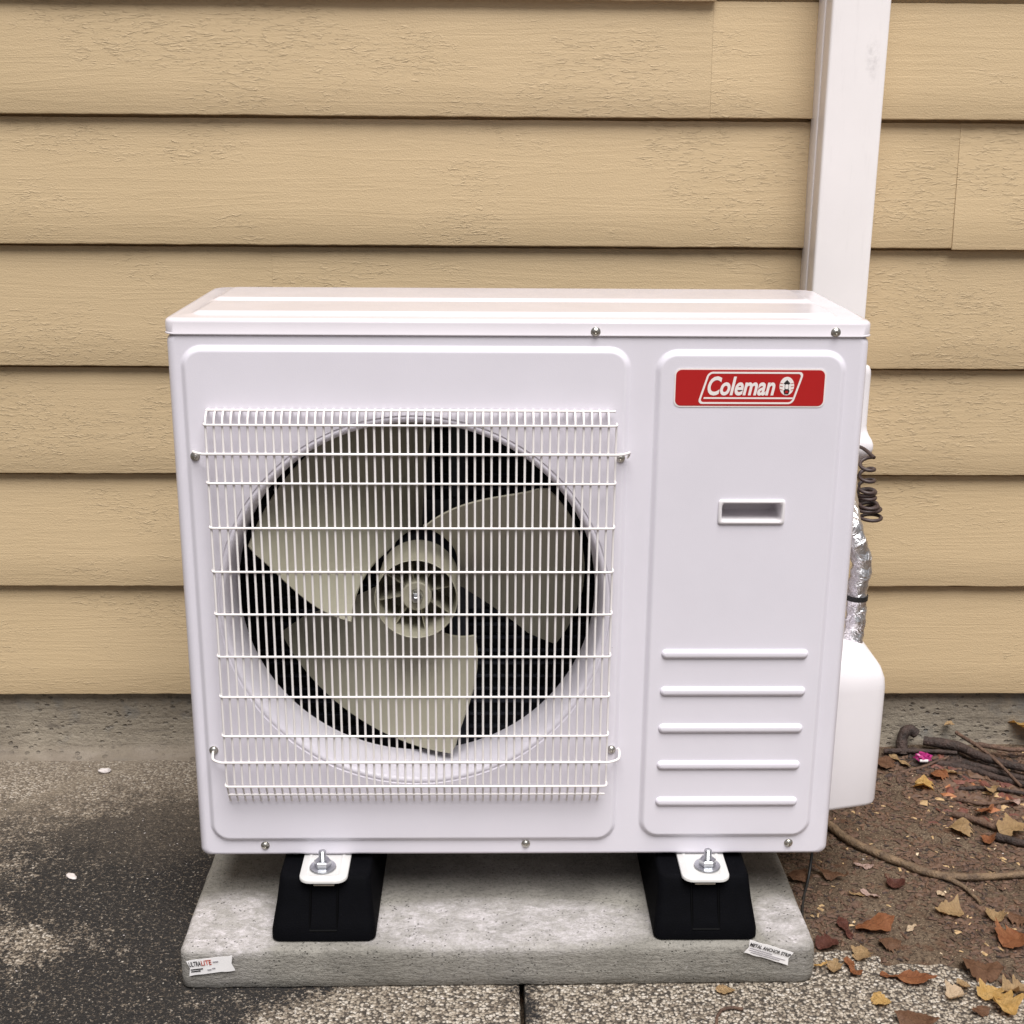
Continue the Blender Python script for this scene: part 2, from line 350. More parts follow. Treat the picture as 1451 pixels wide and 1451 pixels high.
# ================================================================== SETTING
DW = .6386
bm = bmesh.new(); bmesh.ops.create_grid(bm, x_segments=2, y_segments=2, size=60)
for v in bm.verts: v.co.z = -.05
tag(obj('ground', bm, 'soil'), None, None, kind='structure')
def slab(name, x0, x1, y0, y1, mat):
    bm = bmesh.new(); a, b = stackh(bm, lambda i: rr(x0 + i, x1 - i, y0 + i, y1 - i, .008, 3), [(0, -.049), (0, -.004), (.0015, -.001), (.004, 0)]); fill(bm, [b])
    return tag(obj(name, bm, mat), None, None, kind='structure')
slab('paving_slab', -6, .0055, -6, .70, 'paving_dark')
slab('paving_slab', .0125, 6, -6, .70, 'paving_light')

# soil that has crept over the slab on the right: a low heap whose rim sinks under the concrete
def soil_h(x, y):
    if x < .35: return -.02
    edge = y - (-.105 - .22 * max(0, x - .62)) + .05 * noise.noise((x * 9, y * 9, 3)) + .02 * noise.noise((x * 31, y * 31, 8))
    h = -.006 + .010 * max(0, min(1, edge / .10)) + .016 * max(0, min(1, (y - .45) / .22)) * max(0, min(1, (x - .62) / .2))
    h += .0022 * noise.noise((x * 22, y * 22, 1)) + .0012 * noise.noise((x * 70, y * 70, 5))
    return h if x > .47 else h - (.47 - x) * .05
bm = bmesh.new(); NX, NY = 210, 150; grid = []
for j in range(NY + 1):
    row = []
    for i in range(NX + 1):
        x = .38 + 2.2 * (i / NX) ** 1.35; y = -.32 + 1.0 * j / NY; row.append(bm.verts.new((x, y, soil_h(x, y))))
    grid.append(row)
for j in range(NY):
    for i in range(NX): bm.faces.new((grid[j][i], grid[j][i + 1], grid[j + 1][i + 1], grid[j + 1][i]))
tag(obj('soil_bed', bm, 'soil', sharp=180), None, None, kind='structure')
def gz(x, y): return max(0.0, soil_h(x, y)) if x > .38 else 0.0

# house wall: lap boards over a cement foundation
wall = thing('house_wall', 'tan painted lap siding wall on a grey cement foundation behind the unit', 'wall')
wall.location = (0, DW, 0)
ZS = [.1355, .3627, .5872, .7916, 1.0124, 1.2352, 1.434, 1.655, 1.875, 2.095, 2.315, 2.53]
SEAM = {3: [-.434], 4: [.797], 5: [.3466], 6: [.349], 2: [-1.3], 1: [1.5], 0: [-1.7]}
def board(x0, x1, zb, zt, dz=0, dy=0):
    bm = bmesh.new(); n = max(4, int((x1 - x0) / .018)); th = .016; lip = .034; rows = []
    sd = random.random() * 90
    for i in range(n + 1):
        x = x0 + (x1 - x0) * i / n
        jz = .0009 * noise.noise((x * 26, zb * 7, sd)) + .0006 * noise.noise((x * 90, zb, sd)); jy = .0012 * noise.noise((x * 5, zb * 9, sd + 4))
        z = zb + dz + jz; f = dy + jy; sl = .0155 / (zt - zb)
        prof = [(th + .004, z + .007), (f + .008, z + .004), (f + .0030, z), (f + .0006, z + .0012), (f, z + .0035)]
        for s in (.25, .5, .75, 1): zz = zb + dz + (zt + lip - zb) * s; prof.append((f * (1 - s) + (zz - zb) * sl + .0005 * noise.noise((x * 7, zz * 15, sd)), zz))
        prof[-1] = (prof[-1][0] + .011, prof[-1][1]); zg = zt - .0050 + .0008 * noise.noise((x * 30, zt * 9, sd)); yg = (zg - zb) * sl      # groove added under the next board, shaped to give a dark lap line
        prof[-1:] = [(yg, zg), (yg + .0035, zg + .0006), (yg + .011, zg + .0012), (yg + .012, zt + lip)]
        prof.append((th + .024, zt + lip))
        rows.append([bm.verts.new((x, a, b)) for a, b in prof])
    for a, b in zip(rows, rows[1:]):
        for k in range(len(a) - 1): bm.faces.new((a[k], b[k], b[k + 1], a[k + 1]))
    bm.faces.new(rows[0]); bm.faces.new(rows[-1])
    return obj('siding_board', bm, 'siding_paint', wall, sharp=40)
for k in range(len(ZS) - 1):
    xs = [-2.9] + SEAM.get(k, []) + [2.9]
    for s in range(len(xs) - 1):
        dz, dy = 0, 0
        if k == 4 and s == 1: dz, dy = -.0025, -.0022
        if k == 6: dz = (-.006, .02)[s]
        if k == 5 and s == 1: dz = .0008
        board(xs[s] + .00012, xs[s + 1] - .00012, ZS[k], ZS[k + 1], dz, dy)
bm = bmesh.new(); fn = 420; rows = []
for i in range(fn + 1):
    x = -2.9 + 5.8 * i / fn; r = []
    for y, z in [(.06, .165), (.019, .165), (.019, .14), (.017, .08), (.015, .045), (.011, .02), (.002, .007), (-.014, .0012), (-.035, -.004)]:
        r.append(bm.verts.new((x, y + .0022 * noise.noise((x * 14, z * 40, 2)) + .002 * noise.noise((x * 3, z * 9, 7)), z + (.0014 * noise.noise((x * 20, y * 50, 5)) if z < .03 else 0))))
    rows.append(r)
for a, b in zip(rows, rows[1:]):
    for k in range(len(a) - 1): bm.faces.new((a[k], b[k], b[k + 1], a[k + 1]))
obj('foundation', bm, 'foundation_cement', wall, sharp=60)
bm = bmesh.new(); box(bm, -2.9, 2.9, .06, .16, .405, 2.6); obj('sheathing', bm, 'siding_paint', wall)

# ================================================================== LINE-SET COVER on the wall
duct = thing('line_set_cover', 'tall white vinyl line-set cover running up the siding', 'pipe cover')
duct.location = (.579, DW, .66)
bm = bmesh.new()
a, b = stackh(bm, lambda i: rr(-.0515 + i, .0515 - i, -.034, .012, .003, 2), [(0, .06), (0, 1.9)]); fill(bm, [a]); fill(bm, [b]); obj('base_channel', bm, 'vinyl', duct)
bm = bmesh.new()
a, b = stackh(bm, lambda i: rr(-.0495 + i, .0495 - i, -.0785, -.0325, .005, 4), [(0, .06), (0, 1.9)]); fill(bm, [a]); fill(bm, [b]); obj('front_cover', bm, 'vinyl', duct)
bm = bmesh.new()
ls = []
for wd, dp, z in [(.0545, .082, .152), (.0590, .085, .150), (.0612, .087, .144), (.0622, .087, .136), (.0622, .087, .042), (.0632, .088, .034), (.0665, .090, .025), (.0715, .094, .017), (.0745, .096, .009), (.0750, .096, .001), (.0735, .095, -.006), (.069, .090, -.014), (.061, .082, -.024), (.055, .074, -.031)]:
    ls.append(looph(bm, rr(-wd, wd, -dp, .013, .012, 5), z))
for p, q in zip(ls, ls[1:]): bridge(bm, p, q)
obj('end_fitting', bm, 'plastic_white', duct).location.x = .006

# ================================================================== PAD
pad = thing('equipment_pad', 'grey concrete equipment pad with scuffed top under the unit', 'pad'); pad.location = (-.024, -.1015, 0); pad.rotation_euler.z = .0085
bm = bmesh.new()
ref = rr(-.469, .469, 0, .52, .016, 8)
prof = [(.004, .0005), (.001, .004), (0, .02), (.0005, .050), (.0012, .058), (.0032, .0622), (.0068, .0645), (.012, .065)]
ls = []
for ins, z in prof:
    base = rr(-.469 + ins, .469 - ins, 0 + ins, .52 - ins, .016, 8); pts = []
    for k in range(len(base)):                                # subdivide straight runs so that the rough cast edge can wander
        A, B = Vector(base[k]), Vector(base[(k + 1) % len(base)]); n = max(1, int((Vector(ref[k]) - Vector(ref[(k + 1) % len(ref)])).length / .012))
        pts += [tuple(A.lerp(B, t / n)) for t in range(n)]
    ls.append([bm.verts.new((x + .0012 * noise.noise((x * 30, y * 30, z * 60)), y + .0016 * noise.noise((x * 40, y * 40, z * 60 + 9)) + .0008 * noise.noise((x * 120, y * 120, z * 160)), z + (.0012 * noise.noise((x * 45, y * 45, 3)) if z < .01 or z > .05 else 0))) for x, y in pts])
for p, q in zip(ls, ls[1:]): bridge(bm, p, q)
fill(bm, [ls[-1]]); obj('slab', bm, 'pad_concrete', pad, sharp=70)
def paper_tag(cx, cz, w, h, rot, curl, seed):
    t = bpy.data.objects.new('paper_tag', None)
    bm = bmesh.new(); n = 10; top = []; bot = []; rnd = random.Random(seed)
    out = [(-w / 2, -h / 2), (w / 2, -h / 2)] ; L = []
    for i in range(n + 1):
        x = -w / 2 + w * i / n; e = .0006 * rnd.uniform(-1, 1)
        notch = .0035 if i in (0, n) else 0
        L.append((bm.verts.new((x, -curl * (x / w * 2) ** 2, -h / 2 + e)), bm.verts.new((x + (notch if i == 0 else -notch), -curl * (x / w * 2) ** 2, 0)), bm.verts.new((x, -curl * (x / w * 2) ** 2, h / 2 + e))))
    for a, b in zip(L, L[1:]):
        bm.faces.new((a[0], b[0], b[1], a[1])); bm.faces.new((a[1], b[1], b[2], a[2]))
    r = bmesh.ops.extrude_face_region(bm, geom=bm.faces[:])
    for v in r['geom']:
        if isinstance(v, bmesh.types.BMVert): v.co.y += .0004
    o = obj('paper_tag', bm, 'paper', pad); o.location = (cx + .024, -.0030, cz); o.rotation_euler = (0, rot, 0); return o
tg = paper_tag(-.4455, .0432, .068, .0255, -.125, .0008, 1); tg['label'] = 'white paper tag with dark and red lettering on the pad'
text_mesh('lettering', 'ULTRA', -.031, -.0135, .0022, .0105, -.0012, 'ink_black', tg, .02); text_mesh('lettering', 'LITE', -.0130, .002, .0022, .0105, -.0012, 'ink_red', tg, .02)
for x0, x1, z in ((-.030, -.012, -.003), (-.030, -.016, -.0062), (.004, .012, .006), (-.006, .0, -.006), (.001, .006, -.0045)):
    bm = bmesh.new(); box(bm, x0, x1, -.0011, -.0008, z - .0008, z + .0009); obj('print_line', bm, 'ink_grey' if x0 > -.02 else 'ink_black', tg, smooth=False)
tg = paper_tag(.3722, .0565, .070, .0225, .325, .0012, 2); tg['label'] = 'white paper tag with black capitals stuck on the pad'
text_mesh('lettering', 'METAL ANCHOR STRIP', -.0315, .0325, .0025, .0085, -.0020, 'ink_black', tg, .03)
for x0, x1, z in ((-.030, .006, -.001), (-.030, .028, -.0042), (-.026, .020, -.0072)):
    bm = bmesh.new(); box(bm, x0, x1, -.0013, -.0009, z - .0004, z + .0004); obj('print_line', bm, 'ink_grey', tg, smooth=False)

# ================================================================== RUBBER FEET
def rubber_foot(cx, label):
    f = thing('rubber_foot', label, 'mounting foot', 'black rubber feet between pad and unit'); f.location = (cx, -.085, .0655)
    bm = bmesh.new(); ls = []
    for hw, y0, z in [(.0735, .003, 0), (.0765, 0, .003), (.0765, .001, .014), (.0745, .010, .028), (.071, .022, .050), (.0685, .032, .072), (.0675, .036, .082), (.0655, .039, .0855), (.062, .043, .0865)]:
        ls.append(looph(bm, rr(-hw, hw, y0, .40 - y0, .013, 5), z))
    for p, q in zip(ls, ls[1:]): bridge(bm, p, q)
    fill(bm, [ls[0]]); fill(bm, [ls[-1]]); obj('body', bm, 'rubber', f, sharp=50)
    bm = bmesh.new()
    for s in (-1, 1): tube(bm, [(s * .020, .006, .018), (s * .020, .028, .062), (s * .020, .037, .084)], .0022, 6)
    tube(bm, [(-.020, .004, .017), (.020, .004, .017)], .0022, 6); obj('slot_rim', bm, 'rail_black', f)
    bm = bmesh.new(); box(bm, -.0155, .0155, .028, .040, .0765, .0795, .001); obj('bolt_glint_bar', bm, 'screw_steel', f)  # small metal bar added for the glint of the bolt head
    return f
def bolt_set(x, y, z, parent):
    bo = bpy.data.objects.new('anchor_bolt', None)
    bm = bmesh.new(); pr = [(0, -.02), (.0052, -.02)]
    for k in range(24): pr += [(.0052, k * .00112 - .0005), (.0059, k * .00112 + .00006)]
    pr += [(.0052, .0268), (.003, .028), (0, .028)]
    lathe(bm, pr, 14); o = obj('anchor_bolt', bm, 'zinc', parent); o.location = (x, y, z)
    bm = bmesh.new(); lathe(bm, [(.0058, .0025), (.0118, .0025), (.0128, .0035), (.0128, .0110), (.0112, .0122), (.0058, .0122)], 6); obj('nut', bm, 'zinc', o, sharp=20)
    bm = bmesh.new(); lathe(bm, [(.0055, 0), (.0195, 0), (.0198, .0008), (.0192, .0018), (.012, .0024), (.0055, .0026)], 32); obj('washer', bm, 'zinc', o)
    return o
for cx, lb, bx in ((-.2838, 'black rubber foot on the pad below the fan grille', -.2875), (.2815, 'black rubber foot on the pad below the ribbed red-badge panel', .2875)):
    f = rubber_foot(cx, lb); bolt_set(bx - cx, .053, .0935, f)

# ================================================================== AIR CONDITIONER
W2, ZB, ZT, D = .4775, .1568, .972, .3486
ac = thing('air_conditioner', 'white outdoor air conditioner unit with wire fan guard and red badge', 'air conditioner'); ac.location = (0, 0, ZB)
def ap(name, bm, mat, sharp=35):                             # geometry is written in place; hang it on the unit's base point
    o = obj(name, bm, mat, ac, sharp); o.location = (0, 0, -ZB); return o
RP = -.006
CX, CZ = -.1465, .5615
bm = bmesh.new()
zl = .951
mkO = lambda i: rr(-W2 + i, W2 - i, ZB + i * .6, zl, .011, 5)
a, o0 = stackv(bm, mkO, [(0, .10), (0, .018), (.0012, .010), (.0045, .0040), (.0090, .0009), (.0125, 0), (.0138, 0)])
PROF = [(-.0012, 0), (0, 0), (.0012, -.0004), (.0036, -.0026), (.0060, -.0048), (.0078, -.0058), (.0092, RP), (.0104, RP)]
mkL = lambda i: rr(-.4585 + i, .1520 - i, .184 + i, .9365 - i, .030 - i, 8)
mkR = lambda i: rr(.1850 + i, .4470 - i, .189 + i, .9330 - i, .030 - i, 8)
l0, l1 = stackv(bm, mkL, PROF); r0, r1 = stackv(bm, mkR, PROF)
fill(bm, [o0, l0, r0])
hx0, hx1, hz0, hz1 = .2845, .3695, .6915, .7185
hl = loopv(bm, rr(hx0, hx1, hz0, hz1, .003, 4), RP)
cl = loopv(bm, circ(CX, CZ, .2800), RP)
fill(bm, [l1, cl]); fill(bm, [r1, hl])
ap('front_panel', bm, 'cabinet_paint', 40)
# bell mouth round the fan
bm = bmesh.new(); ls = []
for r, y in [(.2800, RP), (.2796, RP + .0010), (.2790, RP + .0016), (.2775, RP + .0016), (.2768, RP + .0010), (.2760, RP + .0008), (.2725, RP + .0014), (.2697, .0000), (.2672, .0075), (.2652, .020), (.2640, .040), (.2632, .075), (.2655, .080), (.275, .081)]:
    ls.append(loopv(bm, circ(CX, CZ, r), y))
for p, q in zip(ls, ls[1:]): bridge(bm, p, q)
ap('bell_mouth', bm, 'cabinet_paint', 50)
# sides, base, back
for nm, s in (('side_panel', -1), ('side_panel', 1)):
    bm = bmesh.new(); box(bm, *sorted((s * (W2 - .0006), s * (W2 - .0022))), .1002, D, ZB + .002, zl); ap(nm, bm, 'cabinet_paint')
bm = bmesh.new(); box(bm, -W2 + .003, W2 - .003, .012, D - .002, ZB + .001, ZB + .020, .003); ap('base_pan', bm, 'cabinet_paint')
bm = bmesh.new(); box(bm, .158, .162, .004, D - .02, ZB + .021, zl - .004); ap('partition', bm, 'inner_steel')
# inner surfaces of the fan chamber
bm = bmesh.new()
box(bm, -W2 + .0035, .157, .082, .30, zl - .012, zl - .008); box(bm, -W2 + .0035, -W2 + .006, .084, .30, ZB + .022, zl - .013); ap('chamber_lining', bm, 'inner_steel')
bm = bmesh.new(); ls = [loopv(bm, circ(CX, CZ, .2752), .0815), loopv(bm, rr(-W2 + .007, .156, ZB + .0215, zl - .014, .01, 23), .0825)]
fill(bm, ls); ap('shroud_back', bm, 'inner_steel')
coil = None
bm = bmesh.new(); box(bm, -W2 + .008, .155, .305, D - .004, ZB + .023, zl - .016); coil = ap('condenser_coil', bm, 'coil_black')
bm = bmesh.new(); tube(bm, [(-.46, 0, 0), (.15, 0, 0)], .0042, 8); src = obj('coil_tube', bm, 'coil_tube', coil); src.location = (0, .300, ZB + .05)
for k in range(1, 31): inst('coil_tube', src, (0, .300, ZB + .05 + k * .0235), coil)
# motor on its bracket
bm = bmesh.new()
for x in (CX + .004, CX + .060): box(bm, x - .013, x + .013, .235, .250, ZB + .022, zl - .013, .002)
for z in (CZ - .07, CZ + .075): box(bm, CX - .035, CX + .095, .226, .236, z - .02, z + .02, .002)
ap('motor_bracket', bm, 'inner_steel')
bm = bmesh.new(); lathe(bm, [(0, -.10), (.048, -.10), (.056, -.094), (.056, -.03), (.052, -.02), (.02, -.016), (.009, -.012), (.009, .07)], 32, Matrix.Translation((CX, .125, CZ)) @ FRONT); ap('fan_motor', bm, 'coil_tube')
# fan
fan = bpy.data.objects.new('fan', None); COL.objects.link(fan); fan.parent = ac; fan.location = (CX, .03, CZ - ZB)
bm = bmesh.new()
lathe(bm, [(.060, -.095), (.0605, -.03), (.0605, .0015), (.0597, .0025), (.0588, .0015), (.0570, -.060), (.054, -.086), (.030, -.090), (.0225, -.088), (.0222, -.012), (.0205, -.010), (.012, -.011), (.009, -.014), (0, -.014)], 48, FRONT)
hub = obj('hub', bm, 'fan_plastic', fan, 30)
bm = bmesh.new(); lathe(bm, [(.0085, -.014), (.0085, -.004), (.0072, -.0024), (.0046, -.0024), (.0046, .004), (.0036, .005), (0, .005)], 6, FRONT); obj('shaft_nut', bm, 'zinc', hub, 20)
bm = bmesh.new(); box(bm, .0218, .0580, .026, .084, -.0008, .0008); sr = obj('hub_rib', bm, 'fan_plastic', hub)
for k in range(1, 8): inst('hub_rib', sr, (0, 0, 0), hub, (0, -k * PI / 4 - .2, 0))
sr.rotation_euler = (0, -.2, 0)
def blade(mid):
    """root joins the hub along its rear part only; towards the leading edge it swirls away and leaves a lens-shaped gap"""
    bm = bmesh.new(); NR, NA = 12, 20; g = []; rim = []
    for i in range(NR + 1):
        s = i / NR; row = []
        a0 = mid - 39 + 6 * (1 - s) + 14 * max(0, s - .75); a1 = mid + 40 + 40 * (1 - s) ** 1.6 - 25 * max(0, s - .94)
        for j in range(NA + 1):
            u = j / NA; a = math.radians(a0 + (a1 - a0) * u)
            ri = .0615 + .046 * max(0, (u - .38) / .62) ** 1.25; r = ri + (.2525 - ri) * s
            y = .164 - .164 * u * (.90 + .10 * s) + .012 * math.sin(PI * u) * (.5 + s)
            row.append(bm.verts.new((r * math.cos(a), y, r * math.sin(a))))
            if i == 0 and u > .3: rim.append(row[-1].co.copy())
        g.append(row)
    for i in range(NR):
        for j in range(NA): bm.faces.new((g[i][j], g[i][j + 1], g[i + 1][j + 1], g[i + 1][j]))
    bmesh.ops.recalc_face_normals(bm, faces=bm.faces[:]); bmesh.ops.solidify(bm, geom=bm.faces[:], thickness=.0028)
    tube(bm, rim, .0030, 6); return bm
for mid in (123, 243, 3): obj('fan_blade', blade(mid), 'fan_plastic', fan, 40)

# wire guard
gr = bpy.data.objects.new('fan_guard', None); COL.objects.link(gr); gr.parent = ac; gr.location = (CX, -.03, 0)
gz0 = ZB
WR = .00165
bm = bmesh.new()
vp = [(0, .0235, .8495), (0, .016, .8490), (0, .010, .8470), (0, .004, .8425), (0, .001, .8370), (0, 0, .830), (0, 0, .58), (0, 0, .300), (0, .001, .292), (0, .005, .284), (0, .010, .2735), (0, .0165, .2625), (0, .0190, .2580)]
tube(bm, [(x, y, z - gz0) for x, y, z in vp], WR, 8); vs = obj('guard_wire', bm, 'wire_paint', gr, 60)
NV = 49; x0, x1 = -.4232 - CX, .1212 - CX
vs.location = (x0, 0, 0)
for k in range(1, NV): inst('guard_wire', vs, (x0 + (x1 - x0) * k / (NV - 1), 0, 0), gr)
he = [(-.2795, .012, 0), (-.2795, .004, 0), (-.2788, .000, 0), (-.277, -.0026, 0), (-.274, -.0034, 0)]
hp = he + [(0, -.0034, 0)] + [(-x, y, z) for x, y, z in reversed(he)]
bm = bmesh.new(); tube(bm, hp, WR, 8); hsrc = None
for z in (.8332, .7518, .6881, .6244, .5613, .4973, .4352, .3735, .2928):
    if hsrc is None: hsrc = obj('guard_wire', bm, 'wire_paint', gr, 60); hsrc.location = (0, 0, z - gz0)
    else: inst('guard_wire', hsrc, (0, 0, z - gz0), gr)
def long_wire(z, d):                                        # bent round its two fixing screws
    bm = bmesh.new(); end = [(-.2960, .0215, d * .010), (-.2985, .0205, d * .006), (-.2985, .016, d * .0015), (-.2965, .008, 0), (-.290, .001, 0), (-.282, -.0033, 0)]
    tube(bm, spline(end, 3) + [(0, -.0033, 0)] + [Vector((-v.x, v.y, v.z)) for v in reversed(spline(end, 3))], WR * 1.15, 8)
    o = obj('guard_wire', bm, 'wire_paint', gr, 60); o.location = (0, 0, z - gz0)
long_wire(.7930, -1); long_wire(.3314, 1)
bm = bmesh.new(); tube(bm, [(-.2775, 0, 0), (.2775, 0, 0)], WR * 1.1, 8); b = obj('guard_wire', bm, 'wire_paint', gr, 60); b.location = (0, .0135, .8500 - gz0)
inst('guard_wire', b, (0, .0090, .2735 - gz0), gr)
bm = bmesh.new(); tube(bm, [(0, 0, .8332 - gz0), (0, 0, .2928 - gz0)], WR, 8); b = obj('guard_wire', bm, 'wire_paint', gr, 60); b.location = (-.2790, .010, 0)
inst('guard_wire', b, (.2790, .010, 0), gr)

# screws
bm = bmesh.new(); lathe(bm, [(.0052, -.001), (.0056, .0006), (.0052, .0022), (.0038, .0034), (.0020, .0039), (.0016, .0022), (0, .0020)], 18, FRONT)
lathe(bm, [(.0066, -.0009), (.0066, .0003), (.0060, .0006), (.0040, .0006)], 20, FRONT)
sc = obj('screw', bm, 'screw_steel', ac, 30); sc.location = (.1025, -.0022, .9565 - ZB)
for x, y, z in ((.4276, -.0022, .9570), (-.3775, -.0005, .1768), (.0159, -.0005, .1785), (.4154, -.0005, .1788), (-.4445, RP - .001, .7835), (.1405, RP - .001, .7825), (-.4445, RP - .001, .3385), (.1405, RP - .001, .3385)):
    inst('screw', sc, (x, y, z - ZB), ac, (0, random.random() * 3, 0))

# handle
bm = bmesh.new(); ls = []
for i, y in [(-.0045, RP), (-.0042, RP - .0022), (-.0028, RP - .0034), (-.0008, RP - .0034), (.0006, RP - .002), (.0010, RP + .002), (.0014, .020), (.0020, .046)]:
    ls.append(loopv(bm, rr(hx0 + i, hx1 - i, hz0 + i, hz1 - i, .0045, 4), y))
for p, q in zip(ls, ls[1:]): bridge(bm, p, q)
# the floor of the grip slopes forward
fill(bm, [ls[-1]]); ap('recessed_handle', bm, 'plastic_white', 40)
# five pressed ribs
bm = bmesh.new(); ls = []
for i, y in [(0, 0), (.0006, -.0012), (.0022, -.0034), (.0040, -.0046), (.0056, -.0049)]:
    ls.append(loopv(bm, rr(-.1068 + i, .1068 - i, -.0074 + i, .0074 - i, .0073 - i, 6), y))
for p, q in zip(ls, ls[1:]): bridge(bm, p, q)
fill(bm, [ls[-1]]); rib = obj('pressed_rib', bm, 'cabinet_paint', ac, 60); rib.location = (.3155, RP, .4905 - ZB)
for z in (.4318, .3725, .3128, .2526): inst('pressed_rib', rib, (.3155, RP, z - ZB), ac)

# badge
bd = bpy.data.objects.new('badge', None); COL.objects.link(bd); bd.parent = ac; bd.location = (.3145, RP - .0002, .8812 - ZB)
def flat(name, pts, y0, y1, mat, holes=()):
    bm = bmesh.new(); a = loopv(bm, pts, y0); b = loopv(bm, pts, y1); bridge(bm, a, b); hl = []
    for h in holes: c = loopv(bm, h, y1); d = loopv(bm, h, y0); bridge(bm, c, d); hl.append(c)
    fill(bm, [b] + hl); return obj(name, bm, mat, bd, 30)
flat('badge_border', rr(-.1036, .1036, -.0268, .0268, .0090, 6), 0, -.0005, 'badge_white')
flat('badge_field', rr(-.1016, .1016, -.0248, .0248, .0078, 6), -.0004, -.0008, 'badge_red')
def skew(pts, k=.30): return [(x + z * k, z) for x, z in pts]
flat('badge_frame', skew(rr(-.0645, .0665, -.0222, .0222, .0065, 6)), -.0007, -.00105, 'badge_white', [skew(rr(-.0618, .0638, -.0197, .0197, .0048, 6))])
flat('badge_underline', skew([(-.0585, -.0152), (.0640, -.0152), (.0640, -.0130), (-.0585, -.0130)]), -.0007, -.00105, 'badge_white')
text_mesh('lettering', 'Coleman', -.0580, .0345, -.0105, .0160, -.00110, 'badge_white', bd, .028, .26)
el = lambda cx, cz, rx, rz, n=28: [(cx + rx * math.cos(2 * PI * k / n), cz + rz * math.sin(2 * PI * k / n)) for k in range(n)]
flat('lantern_disc', el(.0502, .0028, .0100, .0128), -.0007, -.00105, 'badge_white')
flat('lantern_mark', [(.0455, .0065), (.0502, .0115), (.0549, .0065), (.0530, .0055), (.0530, -.0020), (.0545, -.0035), (.0530, -.0085), (.0474, -.0085), (.0459, -.0035), (.0474, -.0020), (.0474, .0055)], -.0009, -.0013, 'ink_black')
flat('lantern_globe', rr(.0480, .0524, -.0012, .0052, .0012, 3), -.0012, -.0015, 'badge_white')
flat('lantern_base', rr(.0482, .0522, -.0068, -.0036, .0008, 3), -.0012, -.0015, 'badge_red')
for s in (-1, 1):
    for dz in (-.0025, .002, .0062):
        flat('lantern_ray', [(.0502 + s * .0055, dz + .0004), (.0502 + s * .0092, dz + .0012), (.0502 + s * .0092, dz + .0004), (.0502 + s * .0055, dz - .0002)], -.0009, -.0013, 'ink_red')

# lid
bm = bmesh.new()
def mkT(i): return rr(-W2 - .0015 + i, W2 + .0015 - i, -.0025 + i, D + .004 - i, .018, 7)
ls = [looph(bm, mkT(i), z) for i, z in [(.003, .9505), (.0006, .9502), (-.0002, .9508), (-.0002, .9522), (.0006, .9530), (.0006, .9660), (.0016, .9692), (.0042, .9712), (.0080, .9720), (.0100, .9720)]]
for p, q in zip(ls, ls[1:]): bridge(bm, p, q)
TP = [(0, .9720), (.003, .9725), (.007, .9745), (.011, .9762), (.014, .9766), (.0155, .9766)]
plats = []
for (xa, xb, ya, yb) in ((-.452, .444, .030, .160), (-.452, .444, .176, .325)):
    l0, l1 = stackh(bm, lambda i: rr(xa + i, xb - i, ya + i, yb - i, .020 - i * .9, 5), TP); fill(bm, [l1]); plats.append(l0)
fill(bm, [ls[-1]] + plats)
bmesh.ops.reverse_faces(bm, faces=bm.faces[:]); ap('lid', bm, 'lid_paint', 50)

# base brackets
for cx in (-.2845, .2820):
    bm = bmesh.new(); ls = []
    for i, z in [(0, .1525), (0, .1562), (.001, .1572), (.0075, .1574), (.0095, .1588), (.0115, .1590), (.0135, .1576), (.0155, .1574)]:
        ls.append(looph(bm, rr(cx - .0355 + i, cx + .0355 - i, -.067 + i, .345 - i, .0165 - i * .8, 5), z))
    for p, q in zip(ls, ls[1:]): bridge(bm, p, q)
    fill(bm, [ls[0]]); fill(bm, [ls[-1]]); ap('mounting_bracket', bm, 'bracket_paint', 50)

# valve cover on the right side
bm = bmesh.new(); rings = []
base = [(.4725, .092), (.530, .106), (.562, .114), (.573, .119), (.5785, .128), (.5805, .142), (.5805, .225), (.576, .240), (.563, .247), (.4725, .250)]
for z, ins in [(.1760, .010), (.1764, .005), (.1785, .0015), (.183, 0), (.300, 0), (.378, 0), (.394, .0020), (.408, .0075), (.419, .0155), (.4265, .025), (.431, .036), (.433, .048)]:
    L = []
    for k, (x, y) in enumerate(base):
        c = Vector((.4725, .175)); d = Vector((x, y)) - c
        fx = max(0, (d.x - ins * (d.x / .108))) if d.x > 0 else 0
        fy = d.y * (1 - ins / .08 * .55); L.append(bm.verts.new((c.x + fx, c.y + fy, z)))
    rings.append(L)
for p, q in zip(rings, rings[1:]): bridge(bm, p, q)
fill(bm, [rings[0]]); fill(bm, [rings[-1]]); ap('valve_cover', bm, 'plastic_white', 60).location.x = .0045

